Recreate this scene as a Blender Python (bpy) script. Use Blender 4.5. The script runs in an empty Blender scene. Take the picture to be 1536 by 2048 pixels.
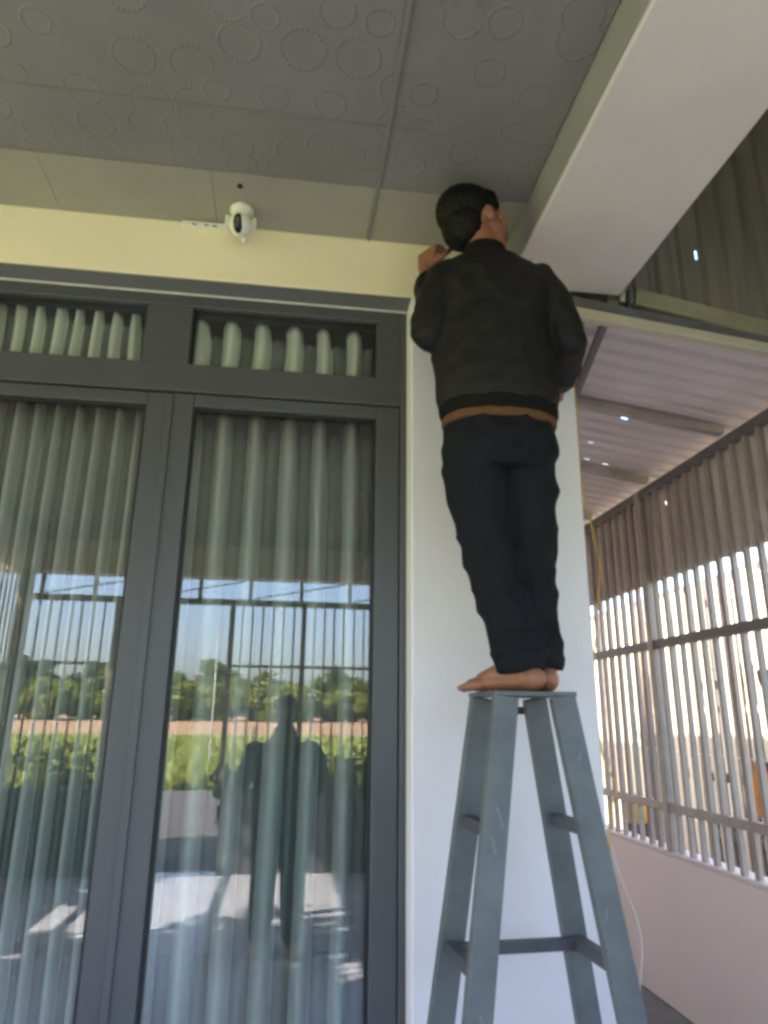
import bpy, bmesh, math, random
from math import sin, cos, pi, radians, sqrt, atan2
from mathutils import Vector, Matrix, noise

random.seed(7)
sc = bpy.context.scene
col = sc.collection

# ------------------------------------------------------------------ camera
CAM = Vector((0.0, 0.0, 1.42))
P, R_, YW = radians(16.4), radians(0.63), radians(7.5)
fh = Vector((sin(YW), cos(YW), 0)); rt = Vector((cos(YW), -sin(YW), 0)); zz = Vector((0, 0, 1))
fwd = fh * cos(P) + zz * sin(P)
up0 = zz * cos(P) - fh * sin(P)
cr = rt * cos(R_) + up0 * sin(R_)
cu = up0 * cos(R_) - rt * sin(R_)
cd = bpy.data.cameras.new('camera')
cam = bpy.data.objects.new('camera', cd); col.objects.link(cam)
M = Matrix((cr, cu, -fwd)).transposed().to_4x4(); M.translation = CAM
cam.matrix_world = M
cd.sensor_fit = 'AUTO'; cd.sensor_width = 36.0; cd.lens = 1400 / 2048 * 36
cd.clip_start = 0.02; cd.clip_end = 2000
sc.camera = cam

# ------------------------------------------------------------------ world, sun, exposure
SUN = Vector((1.0, -0.35, -0.86)).normalized()          # direction the light travels
el = math.asin(-SUN.z); az = atan2(-SUN.x, -SUN.y)       # from +Y towards +X
w = bpy.data.worlds.new('World'); sc.world = w; w.use_nodes = True
nt = w.node_tree; nt.nodes.clear()
sky = nt.nodes.new('ShaderNodeTexSky'); sky.sky_type = 'NISHITA'; sky.sun_disc = False
sky.sun_elevation = el; sky.sun_rotation = az; sky.dust_density = 3.0; sky.air_density = 1.0; sky.ozone_density = 3.0
bg = nt.nodes.new('ShaderNodeBackground'); bg.inputs['Strength'].default_value = 0.13
wo = nt.nodes.new('ShaderNodeOutputWorld')
nt.links.new(sky.outputs[0], bg.inputs[0]); nt.links.new(bg.outputs[0], wo.inputs[0])
sl = bpy.data.lights.new('sun', 'SUN'); sl.energy = 4.6; sl.angle = radians(0.53); sl.color = (1.0, 0.93, 0.82)
so = bpy.data.objects.new('sun', sl); col.objects.link(so)
so.rotation_euler = SUN.to_track_quat('-Z', 'Y').to_euler(); so.location = (-12, 6, 14)
sc.view_settings.view_transform = 'Standard'; sc.view_settings.look = 'None'
sc.view_settings.gamma = 1.0; sc.view_settings.use_curve_mapping = False
sc.view_settings.exposure = 3.5
sc.render.engine = 'CYCLES'
sc.cycles.use_denoising = True
sc.cycles.max_bounces = 10; sc.cycles.diffuse_bounces = 6; sc.cycles.glossy_bounces = 5
sc.cycles.transparent_max_bounces = 24; sc.cycles.transmission_bounces = 8
sc.cycles.filter_width = 3.1
sc.cycles.sample_clamp_indirect = 8.0

# ------------------------------------------------------------------ materials
def mat(name, rgb, rough=0.6, metal=0.0, var=0.0, vscale=6.0, bump=0.0, bscale=80.0, rgb2=None, spec=0.5, stretch=None):
    m = bpy.data.materials.new(name); m.use_nodes = True
    t = m.node_tree; b = t.nodes['Principled BSDF']
    b.inputs['Base Color'].default_value = (*rgb, 1); b.inputs['Roughness'].default_value = rough
    b.inputs['Metallic'].default_value = metal
    b.inputs['Specular IOR Level'].default_value = spec
    tc = t.nodes.new('ShaderNodeTexCoord'); out = tc.outputs['Object']
    if stretch:
        mp = t.nodes.new('ShaderNodeMapping'); mp.inputs['Scale'].default_value = stretch
        t.links.new(out, mp.inputs[0]); out = mp.outputs[0]
    if var > 0 or rgb2:
        n = t.nodes.new('ShaderNodeTexNoise'); n.inputs['Scale'].default_value = vscale
        n.inputs['Detail'].default_value = 6; n.inputs['Roughness'].default_value = 0.6
        t.links.new(out, n.inputs['Vector'])
        r = t.nodes.new('ShaderNodeValToRGB')
        c2 = rgb2 if rgb2 else tuple(max(0, c * (1 - var)) for c in rgb)
        c1 = rgb if rgb2 else tuple(min(1, c * (1 + var * 0.5)) for c in rgb)
        r.color_ramp.elements[0].position = 0.33; r.color_ramp.elements[0].color = (*c2, 1)
        r.color_ramp.elements[1].position = 0.67; r.color_ramp.elements[1].color = (*c1, 1)
        t.links.new(n.outputs['Fac'], r.inputs[0]); t.links.new(r.outputs[0], b.inputs['Base Color'])
        mr = t.nodes.new('ShaderNodeMapRange'); mr.inputs['To Min'].default_value = max(0.02, rough - 0.08)
        mr.inputs['To Max'].default_value = min(1, rough + 0.12)
        t.links.new(n.outputs['Fac'], mr.inputs['Value']); t.links.new(mr.outputs[0], b.inputs['Roughness'])
    if bump > 0:
        n2 = t.nodes.new('ShaderNodeTexNoise'); n2.inputs['Scale'].default_value = bscale; n2.inputs['Detail'].default_value = 5
        t.links.new(out, n2.inputs['Vector'])
        bp = t.nodes.new('ShaderNodeBump'); bp.inputs['Strength'].default_value = bump; bp.inputs['Distance'].default_value = 0.004
        t.links.new(n2.outputs['Fac'], bp.inputs['Height']); t.links.new(bp.outputs[0], b.inputs['Normal'])
    return m

def ceiling_mat(name, rgb, rings=True):
    """grey panel sheet embossed with beaded rings (relief only)"""
    m = mat(name, rgb, 0.42, var=0.10, vscale=3.0)
    if not rings: return m
    t = m.node_tree; b = t.nodes['Principled BSDF']; N = t.nodes.new; L = t.links.new
    g = N('ShaderNodeNewGeometry')
    mp = N('ShaderNodeMapping'); mp.inputs['Scale'].default_value = (6.9, 6.9, 0.0); L(g.outputs['Position'], mp.inputs[0])
    v = N('ShaderNodeTexVoronoi'); v.voronoi_dimensions = '2D'; v.inputs['Scale'].default_value = 1.0; v.inputs['Randomness'].default_value = 0.75
    L(mp.outputs[0], v.inputs['Vector'])
    sb = N('ShaderNodeVectorMath'); sb.operation = 'SUBTRACT'; L(mp.outputs[0], sb.inputs[0]); L(v.outputs['Position'], sb.inputs[1])
    sx = N('ShaderNodeSeparateXYZ'); L(sb.outputs[0], sx.inputs[0])
    at = N('ShaderNodeMath'); at.operation = 'ARCTAN2'; L(sx.outputs[1], at.inputs[0]); L(sx.outputs[0], at.inputs[1])
    ml = N('ShaderNodeMath'); ml.operation = 'MULTIPLY'; ml.inputs[1].default_value = 26.0; L(at.outputs[0], ml.inputs[0])
    sn = N('ShaderNodeMath'); sn.operation = 'SINE'; L(ml.outputs[0], sn.inputs[0])
    sc_ = N('ShaderNodeSeparateColor'); L(v.outputs['Color'], sc_.inputs[0])
    rr = N('ShaderNodeMapRange'); rr.inputs['To Min'].default_value = 0.24; rr.inputs['To Max'].default_value = 0.42; L(sc_.outputs[0], rr.inputs['Value'])
    d = N('ShaderNodeMath'); d.operation = 'SUBTRACT'; L(v.outputs['Distance'], d.inputs[0]); L(rr.outputs[0], d.inputs[1])
    ab = N('ShaderNodeMath'); ab.operation = 'ABSOLUTE'; L(d.outputs[0], ab.inputs[0])
    mr = N('ShaderNodeMapRange'); mr.inputs['From Min'].default_value = 0.0; mr.inputs['From Max'].default_value = 0.045
    mr.inputs['To Min'].default_value = 1.0; mr.inputs['To Max'].default_value = 0.0; L(ab.outputs[0], mr.inputs['Value'])
    m2 = N('ShaderNodeMapRange'); m2.inputs['From Min'].default_value = -1; m2.inputs['To Min'].default_value = 0.15; L(sn.outputs[0], m2.inputs['Value'])
    mu = N('ShaderNodeMath'); mu.operation = 'MULTIPLY'; L(mr.outputs[0], mu.inputs[0]); L(m2.outputs[0], mu.inputs[1])
    bp = N('ShaderNodeBump'); bp.inputs['Strength'].default_value = 0.52; bp.inputs['Distance'].default_value = 0.005
    L(mu.outputs[0], bp.inputs['Height']); L(bp.outputs[0], b.inputs['Normal'])
    return m

def glass_mat(name, refl, tint):
    m = bpy.data.materials.new(name); m.use_nodes = True; t = m.node_tree; t.nodes.clear(); N = t.nodes.new; L = t.links.new
    o = N('ShaderNodeOutputMaterial'); mx = N('ShaderNodeMixShader'); tr = N('ShaderNodeBsdfTransparent'); gl = N('ShaderNodeBsdfGlossy')
    tr.inputs[0].default_value = (*tint, 1); gl.inputs['Roughness'].default_value = 0.0; gl.inputs[0].default_value = (1.0, 0.94, 0.985, 1)
    lw = N('ShaderNodeLayerWeight'); lw.inputs['Blend'].default_value = 0.22
    mr = N('ShaderNodeMapRange'); mr.inputs['To Min'].default_value = refl; mr.inputs['To Max'].default_value = 1.0
    L(lw.outputs['Fresnel'], mr.inputs['Value'])
    # slight waviness of the float glass
    n = N('ShaderNodeTexNoise'); n.inputs['Scale'].default_value = 3.0; n.inputs['Detail'].default_value = 0
    bp = N('ShaderNodeBump'); bp.inputs['Strength'].default_value = 0.02; bp.inputs['Distance'].default_value = 0.01
    L(n.outputs['Fac'], bp.inputs['Height']); L(bp.outputs[0], gl.inputs['Normal'])
    L(mr.outputs[0], mx.inputs[0]); L(tr.outputs[0], mx.inputs[1]); L(gl.outputs[0], mx.inputs[2]); L(mx.outputs[0], o.inputs[0])
    return m

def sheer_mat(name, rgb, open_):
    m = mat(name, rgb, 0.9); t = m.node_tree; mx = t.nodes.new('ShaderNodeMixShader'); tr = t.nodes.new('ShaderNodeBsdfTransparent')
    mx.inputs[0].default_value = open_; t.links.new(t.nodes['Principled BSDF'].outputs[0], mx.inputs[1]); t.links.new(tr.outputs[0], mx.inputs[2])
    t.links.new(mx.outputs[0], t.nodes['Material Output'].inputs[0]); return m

def leaf_mat(name, a, b_):
    m = mat(name, a, 0.55, rgb2=b_, vscale=1.3, spec=0.3)
    t = m.node_tree; b = t.nodes['Principled BSDF']
    tl = t.nodes.new('ShaderNodeBsdfTranslucent'); tl.inputs[0].default_value = (a[0] * 1.3, a[1] * 1.3, a[2] * 0.8, 1)
    mx = t.nodes.new('ShaderNodeMixShader'); mx.inputs[0].default_value = 0.3
    o = t.nodes['Material Output']
    t.links.new(b.outputs[0], mx.inputs[1]); t.links.new(tl.outputs[0], mx.inputs[2]); t.links.new(mx.outputs[0], o.inputs[0])
    return m

MT = dict(
    cream=mat('lintel_warm_light', (0.87, 0.765, 0.545), 0.55, var=0.05, vscale=2.5, bump=0.25, bscale=60),  # warm bounced light on the lintel, put into a cream colour
    white=mat('white_paint', (0.82, 0.78, 0.825), 0.6, var=0.04, vscale=2.0, bump=0.25, bscale=70),
    beam=mat('beam_plaster', (0.70, 0.61, 0.555), 0.6, var=0.05, vscale=3, bump=0.25, bscale=50),
    reveal=mat('reveal_shade_grey', (0.17, 0.165, 0.165), 0.7, var=0.08, vscale=5, bump=0.3, bscale=60),  # shade under the lintel is put into this dark grey
    low=mat('low_wall_plaster', (0.80, 0.69, 0.61), 0.7, rgb2=(0.84, 0.715, 0.60), vscale=2.2, bump=0.35, bscale=45),
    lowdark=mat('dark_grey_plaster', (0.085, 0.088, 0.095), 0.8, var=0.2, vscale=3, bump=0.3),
    cope=mat('coping_plaster', (0.72, 0.62, 0.54), 0.7, var=0.08, vscale=9, bump=0.4, bscale=60),
    panel=ceiling_mat('ceiling_panel_emboss', (0.215, 0.196, 0.190)),
    border=ceiling_mat('ceiling_border_sheet', (0.325, 0.30, 0.25), rings=False),
    strip=mat('ceiling_joint_strip', (0.205, 0.19, 0.18), 0.45, var=0.1),
    slab=mat('slab_concrete', (0.3, 0.29, 0.28), 0.85, var=0.15, bump=0.4),
    frame=mat('grey_door_metal', (0.082, 0.083, 0.092), 0.38, var=0.08, vscale=4, bump=0.05, bscale=200),
    gasket=mat('black_gasket', (0.015, 0.015, 0.017), 0.5),
    sealant=mat('white_sealant', (0.72, 0.70, 0.66), 0.5, var=0.15, vscale=30),
    glass=glass_mat('door_glass', 0.047, (0.975, 1.0, 0.985)),
    curtain=mat('grey_green_curtain', (0.37, 0.40, 0.375), 0.85, var=0.06, vscale=3, bump=0.2, bscale=300),
    curtaintop=mat('lit_transom_curtain', (0.78, 0.80, 0.72), 0.85, var=0.06, vscale=3, bump=0.2, bscale=300),  # curtain cloth lightened to carry the brighter light in the transoms
    sheer=sheer_mat('valley_shade_sheer', (0.42, 0.45, 0.42), 0.78),  # see-through valley faces stand in for the shade between folds
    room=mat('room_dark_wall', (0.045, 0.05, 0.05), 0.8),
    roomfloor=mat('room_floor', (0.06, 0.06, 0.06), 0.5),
    ladder=mat('ladder_grey_paint', (0.125, 0.142, 0.150), 0.5, var=0.24, vscale=9, bump=0.2, bscale=90),
    rung=mat('ladder_rung_steel', (0.085, 0.085, 0.10), 0.5, var=0.25, vscale=20, bump=0.2),
    chip=mat('ladder_paint_chip', (0.185, 0.205, 0.215), 0.7, var=0.2, vscale=60),
    galv=mat('galvanised_steel', (0.37, 0.315, 0.27), 0.5, metal=0.2, var=0.15, vscale=12, bump=0.05),
    rail=mat('fence_rail_steel', (0.40, 0.355, 0.335), 0.5, metal=0.3, var=0.15, vscale=9),
    darksteel=mat('dark_steel', (0.16, 0.15, 0.15), 0.5, metal=0.3, var=0.2, vscale=9),
    yellowsteel=mat('cream_steel_tube', (0.52, 0.47, 0.33), 0.45, metal=0.1, var=0.1, vscale=8),
    sheet=mat('roof_sheet_underside', (0.68, 0.605, 0.59), 0.45, metal=0.05, var=0.12, vscale=2.0, bump=0.04, bscale=30),
    clad=mat('side_sheet', (0.85, 0.77, 0.74), 0.45, metal=0.0, var=0.15, vscale=2.0),
    brown=mat('old_brown_sheet', (0.25, 0.20, 0.145), 0.6, rgb2=(0.15, 0.14, 0.105), vscale=3, stretch=(6, 6, 0.6)),
    olive=mat('olive_board', (0.30, 0.27, 0.17), 0.6, var=0.2, vscale=4),
    neigh=mat('pale_neighbour_slat', (0.33, 0.255, 0.18), 0.55, var=0.06, vscale=1.5),
    bound=mat('slat_gap_backing', (0.045, 0.042, 0.042), 0.85, var=0.2, vscale=2),
    beam_shade=mat('beam_side_shade_grey', (0.29, 0.275, 0.28), 0.6, var=0.08, vscale=4),
    tile=mat('porch_tile', (0.62, 0.63, 0.66), 0.16, var=0.06, vscale=3),
    alley=mat('alley_concrete', (0.21, 0.20, 0.20), 0.75, var=0.2, vscale=5, bump=0.4),
    yard=mat('shaded_yard', (0.085, 0.08, 0.075), 0.85, var=0.2, vscale=1.5, bump=0.4),  # the yard's shade is put into this dark ground colour
    field=mat('field_grass', (0.17, 0.22, 0.035), 0.9, rgb2=(0.25, 0.29, 0.06), vscale=0.35, bump=0.6, bscale=6),
    earth=mat('bare_earth', (0.36, 0.23, 0.13), 0.95, rgb2=(0.28, 0.18, 0.10), vscale=0.15, bump=0.4, bscale=3),
    leafA=leaf_mat('leaves_mid', (0.19, 0.22, 0.06), (0.11, 0.145, 0.04)),
    leafB=leaf_mat('leaves_bright', (0.25, 0.28, 0.055), (0.16, 0.19, 0.04)),
    leafC=leaf_mat('leaves_dark', (0.12, 0.155, 0.055), (0.065, 0.095, 0.035)),
    bark=mat('bark', (0.15, 0.115, 0.085), 0.9, var=0.3, vscale=12, bump=0.6, bscale=30),
    skin=mat('skin_tan', (0.31, 0.132, 0.082), 0.5, var=0.10, vscale=18, bump=0.1, bscale=250),
    hair=mat('black_hair', (0.0045, 0.004, 0.004), 0.6, spec=0.25, var=0.4, vscale=30, bump=0.8, bscale=160, stretch=(1, 1, 0.25)),
    jacket=mat('black_jacket_cloth', (0.0078, 0.0069, 0.0079), 0.62, spec=0.35, var=0.25, vscale=14, bump=0.35, bscale=420),
    rib=mat('black_rib_knit', (0.0085, 0.0076, 0.0084), 0.9, spec=0.2, var=0.2, vscale=60, bump=0.5, bscale=300),
    trousers=mat('dark_navy_trouser_cloth', (0.0115, 0.0125, 0.0175), 0.9, spec=0.2, var=0.2, vscale=10, bump=0.3, bscale=500),
    hem=mat('brown_shirt_cloth', (0.12, 0.055, 0.02), 0.85, var=0.2, vscale=30),
    plastic=mat('white_plastic', (0.78, 0.76, 0.66), 0.35, var=0.03),
    black=mat('black_plastic', (0.008, 0.008, 0.010), 0.12),
    eye=mat('eye_white', (0.6, 0.58, 0.55), 0.25),
    lip=mat('lips', (0.30, 0.10, 0.075), 0.5),
    ycable=mat('yellow_cable', (0.62, 0.40, 0.05), 0.45),
    wcable=mat('white_cable', (0.58, 0.53, 0.48), 0.5),
    can=mat('yellow_can', (0.62, 0.33, 0.04), 0.45, var=0.15, vscale=6),
    rubber=mat('dark_rubber', (0.03, 0.025, 0.022), 0.7, var=0.2),
    clothdark=mat('dark_garment', (0.035, 0.033, 0.04), 0.85, var=0.2),
    clothpurple=mat('purple_garment', (0.20, 0.055, 0.10), 0.85, var=0.25, vscale=8),
    clothorange=mat('orange_garment', (0.62, 0.30, 0.07), 0.85, var=0.2),
    pole=mat('pole_metal', (0.5, 0.5, 0.5), 0.5),
    phot=mat('photographer_shirt', (0.02, 0.022, 0.026), 0.85, var=0.2),
)

# ------------------------------------------------------------------ helpers
def link_mesh(name, me, m, parent=None, loc=None, smooth=False):
    o = bpy.data.objects.new(name, me); col.objects.link(o)
    if m is not None and not me.materials: me.materials.append(m)
    if parent is not None: o.parent = parent
    if loc is not None: o.location = loc
    if smooth: me.polygons.foreach_set('use_smooth', [True] * len(me.polygons))
    return o

def tag(o, label=None, cat=None, group=None, kind=None):
    if label: o['label'] = label
    if cat: o['category'] = cat
    if group: o['group'] = group
    if kind or cat: o['kind'] = kind or 'thing'
    return o

def thing(name, label, cat, loc=(0, 0, 0), group=None, kind=None):
    o = bpy.data.objects.new(name, None); col.objects.link(o); o.location = loc; o.empty_display_size = 0.1
    return tag(o, label, cat, group, kind)

class MB:
    """collects boxes, bars, tubes and lofts into one mesh; origin is subtracted so that parts sit under their thing"""
    def __init__(self, origin=(0, 0, 0)):
        self.bm = bmesh.new(); self.o = Vector(origin)
    def v(self, p): return self.bm.verts.new(Vector(p) - self.o)
    def box(self, a, b):
        (x0, y0, z0), (x1, y1, z1) = a, b
        vs = [self.v(p) for p in ((x0, y0, z0), (x1, y0, z0), (x1, y1, z0), (x0, y1, z0), (x0, y0, z1), (x1, y0, z1), (x1, y1, z1), (x0, y1, z1))]
        for f in ((0, 3, 2, 1), (4, 5, 6, 7), (0, 1, 5, 4), (1, 2, 6, 5), (2, 3, 7, 6), (3, 0, 4, 7)): self.bm.faces.new([vs[i] for i in f])
        return self
    def bar(self, p, q, wx, wy, ref=(0, 1, 0)):
        """rectangular bar from p to q; wy measured along ref, wx across it"""
        p, q = Vector(p), Vector(q); d = (q - p).normalized(); r = Vector(ref); r = (r - d * r.dot(d)).normalized(); s = d.cross(r)
        vs = []
        for c in (p, q):
            for i, j in ((-1, -1), (1, -1), (1, 1), (-1, 1)): vs.append(self.v(c + s * wx / 2 * i + r * wy / 2 * j))
        for f in ((3, 2, 1, 0), (4, 5, 6, 7), (0, 1, 5, 4), (1, 2, 6, 5), (2, 3, 7, 6), (3, 0, 4, 7)): self.bm.faces.new([vs[i] for i in f])
        return self
    def rings(self, rings, cap=True):
        rs = [[self.v(p) for p in r] for r in rings]; n = len(rs[0])
        for a, b in zip(rs, rs[1:]):
            for i in range(n): self.bm.faces.new((a[i], a[(i + 1) % n], b[(i + 1) % n], b[i]))
        if cap: self.bm.faces.new(list(reversed(rs[0]))); self.bm.faces.new(rs[-1])
        return self
    def tube(self, pts, rad, n=12, round_=True, flat_end=False):
        """tapered limb with round ends through pts"""
        pts = [Vector(p) for p in pts]; rad = list(rad) if hasattr(rad, '__len__') else [rad] * len(pts)
        tan = []
        for i in range(len(pts)):
            a = pts[max(i - 1, 0)]; b = pts[min(i + 1, len(pts) - 1)]; tan.append((b - a).normalized())
        ref = Vector((0, 0, 1)) if abs(tan[0].z) < 0.9 else Vector((1, 0, 0))
        u = (ref - tan[0] * ref.dot(tan[0])).normalized(); rings = []
        def ring(c, t, u, r): s = t.cross(u); return [c + (u * cos(2 * pi * k / n) + s * sin(2 * pi * k / n)) * r for k in range(n)]
        if round_:
            for a in (80, 55, 28): rings.append(ring(pts[0] - tan[0] * rad[0] * sin(radians(a)), tan[0], u, rad[0] * cos(radians(a))))
        for i, p in enumerate(pts):
            u = (u - tan[i] * u.dot(tan[i])).normalized(); rings.append(ring(p, tan[i], u, rad[i]))
        if round_ and not flat_end:
            for a in (28, 55, 80): rings.append(ring(pts[-1] + tan[-1] * rad[-1] * sin(radians(a)), tan[-1], u, rad[-1] * cos(radians(a))))
        return self.rings(rings)
    def ell(self, c, ax, ay, az_, n=18, k=11):
        """ellipsoid with three axis vectors"""
        c, ax, ay, az_ = Vector(c), Vector(ax), Vector(ay), Vector(az_); rings = []
        for j in range(1, k):
            t = pi * j / k; rings.append([c - az_ * cos(t) + (ax * cos(2 * pi * i / n) + ay * sin(2 * pi * i / n)) * sin(t) for i in range(n)])
        return self.rings(rings)
    def build(self, name, m, parent=None, bevel=0.0, smooth=False, loc=None):
        bmesh.ops.recalc_face_normals(self.bm, faces=self.bm.faces)
        me = bpy.data.meshes.new(name); self.bm.to_mesh(me); self.bm.free()
        o = link_mesh(name, me, m, parent, loc if (loc is not None or parent is not None or name == 'temporary') else self.o, smooth)
        if bevel > 0:
            b = o.modifiers.new('bevel', 'BEVEL'); b.width = bevel; b.segments = 2; b.limit_method = 'ANGLE'
        return o

def fuse(mb, name, m, parent, voxel, smooth=4, wrinkle=0.0, wscale=12.0, wdir=(1, 1, 1), loc=None):
    """one continuous skin over overlapping closed shapes"""
    tmp = mb.build('temporary', None)
    r = tmp.modifiers.new('r', 'REMESH'); r.mode = 'VOXEL'; r.voxel_size = voxel
    if smooth:
        s = tmp.modifiers.new('s', 'SMOOTH'); s.factor = 0.5; s.iterations = smooth
    dg = bpy.context.evaluated_depsgraph_get(); me = bpy.data.meshes.new_from_object(tmp.evaluated_get(dg)); old = tmp.data
    bpy.data.objects.remove(tmp); bpy.data.meshes.remove(old)
    if wrinkle:
        ns = [v.normal.copy() for v in me.vertices]
        for v, n in zip(me.vertices, ns):
            p = Vector((v.co.x * wdir[0], v.co.y * wdir[1], v.co.z * wdir[2])) * wscale
            a = 0.7 * noise.noise(p) + 0.45 * noise.noise(p * 2.3 + Vector((7, 3, 1))) + 0.7 * (0.45 - abs(noise.noise(p * 1.25 + Vector((3, 9, 5)))) * 2.2)
            v.co += n * wrinkle * a
    me.name = name; me.materials.clear(); me.materials.append(m)
    return link_mesh(name, me, None, parent, loc, True)

def copy_part(o, parent, loc):
    c = o.copy(); col.objects.link(c); c.parent = parent; c.location = loc; return c

def sheet(name, m, parent, o, uvec, vvec, nvec, width, length, pitch=0.105, h=0.018, holes=()):
    """trapezoid ribbed metal sheet: ribs run along v, waves across u; holes = (u, v, du, dv) real openings"""
    o, uvec, vvec, nvec = Vector(o) - parent.location, Vector(uvec).normalized(), Vector(vvec).normalized(), Vector(nvec).normalized()
    us = [0.0]; k = 0
    while k * pitch < width:
        b = k * pitch
        for f in (0.0, 0.55, 0.68, 0.87): us.append(min(b + f * pitch, width))
        k += 1
    us.append(width)
    for (hu, hv, du, dv) in holes: us += [hu - du / 2, hu + du / 2]
    us = sorted(set(round(u, 5) for u in us if 0 <= u <= width))
    vs = [0.0, length / 3, 2 * length / 3, length]
    for (hu, hv, du, dv) in holes: vs += [hv - dv / 2, hv + dv / 2]
    vs = sorted(set(round(v, 5) for v in vs if 0 <= v <= length))
    def prof(u):
        f = (u / pitch) % 1.0
        if f < 0.55: return 0.0
        if f < 0.68: return h * (f - 0.55) / 0.13
        if f < 0.87: return h
        return h * (1 - (f - 0.87) / 0.13)
    bm = bmesh.new()
    g = [[bm.verts.new(o + uvec * u + vvec * v + nvec * prof(u)) for v in vs] for u in us]
    for i in range(len(us) - 1):
        for j in range(len(vs) - 1):
            cu_, cv = (us[i] + us[i + 1]) / 2, (vs[j] + vs[j + 1]) / 2
            if any(abs(cu_ - a) < du / 2 and abs(cv - b) < dv / 2 for a, b, du, dv in holes): continue
            bm.faces.new((g[i][j], g[i + 1][j], g[i + 1][j + 1], g[i][j + 1]))
    me = bpy.data.meshes.new(name); bm.to_mesh(me); bm.free()
    return link_mesh(name, me, m, parent)

# ------------------------------------------------------------------ the ground
MB().box((-3.2, -2.85, -0.12), (2.15, 2.22, 0.0)).build('porch_floor', MT['tile'])['kind'] = 'structure'
MB().box((0.99, 2.225, -0.12), (4.3, 12, -0.004)).build('alley_floor', MT['alley'])['kind'] = 'structure'
MB().box((2.155, -2.85, -0.14), (4.3, 2.22, -0.02)).build('side_path', MT['alley'])['kind'] = 'structure'
MB().box((-14, -11.6, -0.30), (14, -2.86, -0.09)).build('front_yard', MT['yard'])['kind'] = 'structure'
bm = bmesh.new()
gx = [-400, -120, -60, -30, -10, 10, 30, 60, 120, 400]
prof = [(400, -0.14), (60, -0.14), (14, -0.14), (-6, -0.14), (-62, -0.14)]
gv = [[bm.verts.new((x, y, z)) for x in gx] for y, z in prof]
for a, b in zip(gv, gv[1:]):
    for i in range(len(gx) - 1): bm.faces.new((a[i], a[i + 1], b[i + 1], b[i]))
bmesh.ops.recalc_face_normals(bm, faces=bm.faces)
me = bpy.data.meshes.new('field'); bm.to_mesh(me); bm.free(); link_mesh('field', me, MT['field'])['kind'] = 'structure'
bm = bmesh.new(); gv = [[bm.verts.new((x, y, z)) for x in gx] for y, z in [(-62, -0.14), (-72, 0.9), (-110, 1.1), (-600, 1.2)]]
for a, b in zip(gv, gv[1:]):
    for i in range(len(gx) - 1): bm.faces.new((a[i], a[i + 1], b[i + 1], b[i]))
bmesh.ops.recalc_face_normals(bm, faces=bm.faces)
me = bpy.data.meshes.new('earth_bank'); bm.to_mesh(me); bm.free(); link_mesh('earth_bank', me, MT['earth'])['kind'] = 'structure'

# ------------------------------------------------------------------ the house
WY, ZC, OX, SZ = 2.2, 3.125, 0.381, 2.894           # wall face, ceiling, right jamb, opening height
house = thing('house', 'single storey plastered house with white pillar and band tinted like warm bounced light above the door', 'house', (0, 2.3, 0))
H = lambda: MB((0, 2.3, 0))
H().box((OX, WY, 0), (0.983, 2.44, SZ)).build('pillar', MT['white'], house, bevel=0.006)
H().box((-3.2, WY, SZ), (0.983, 2.44, 3.22)).build('lintel', MT['cream'], house, bevel=0.006)
H().box((-3.2, WY, 0), (-1.30, 2.44, SZ)).build('front_wall', MT['white'], house)
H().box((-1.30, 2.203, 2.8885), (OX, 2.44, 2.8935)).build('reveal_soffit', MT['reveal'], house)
H().box((0.80, 2.442, 0), (0.983, 9.0, 3.22)).build('side_wall', MT['white'], house)
H().box((-3.2, 2.442, 0), (-3.0, 9.0, 3.22)).build('side_wall', MT['white'], house)
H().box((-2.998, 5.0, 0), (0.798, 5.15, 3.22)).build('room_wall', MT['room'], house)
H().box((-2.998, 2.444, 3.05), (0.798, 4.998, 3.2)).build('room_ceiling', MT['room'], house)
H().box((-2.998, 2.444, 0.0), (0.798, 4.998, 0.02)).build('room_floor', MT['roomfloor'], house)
H().box((-3.25, -2.85, 3.225), (1.20, 9.2, 3.34)).build('roof_slab', MT['slab'], house)
H().box((-3.2, -2.82, 2.80), (1.19, -2.62, 3.222)).build('fascia_beam', MT['beam'], house)
H().box((-2.75, -2.618, 2.80), (-2.55, 2.198, 3.222)).build('fascia_beam', MT['beam'], house)
H().box((0.736, -2.618, 2.985), (0.7405, 2.196, 3.121)).build('beam_side_shade', MT['beam_shade'], house)  # thin grey sheet that puts the shade of the beam's side into colour
beam = H().box((0.742, -2.618, 2.976), (1.19, 2.197, 3.222)).build('porch_beam', MT['beam'], house, bevel=0.008)

# ------------------------------------------------------------------ porch ceiling, panel by panel
ceil = thing('porch_ceiling', 'grey porch ceiling of embossed panels with joint strips', 'ceiling', (0, 0, ZC), kind='structure')
C0 = lambda: MB((0, 0, ZC))
xs = [0.22, -1.40, -2.54]
ys = [1.93, 1.68, 1.08, 0.48, -0.12, -0.72, -1.32, -1.92, -2.61]
cols = [(0.222, 0.735)] + [(xs[i + 1] + 0.002, xs[i] - 0.002) for i in range(2)]
for (x0, x1) in cols:
    for y1, y0 in zip(ys, ys[1:]):
        C0().box((x0, y0 + 0.002, ZC), (x1, y1 - 0.002, ZC + 0.012)).build('ceiling_panel', MT['panel'], ceil)
bx = [0.735, 0.212] + [0.212 - 0.54 * k for k in range(1, 6)]
for x1, x0 in zip(bx, bx[1:]):
    C0().box((x0 + 0.0007, 1.932, ZC - 0.003), (x1 - 0.0007, 2.199, ZC + 0.010)).build('border_panel', MT['border'], ceil)
for y in ys[1:-1]:
    C0().box((-2.54, y - 0.007, ZC - 0.004), (0.735, y + 0.007, ZC - 0.0005)).build('joint_strip', MT['strip'], ceil, bevel=0.0015)
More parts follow.
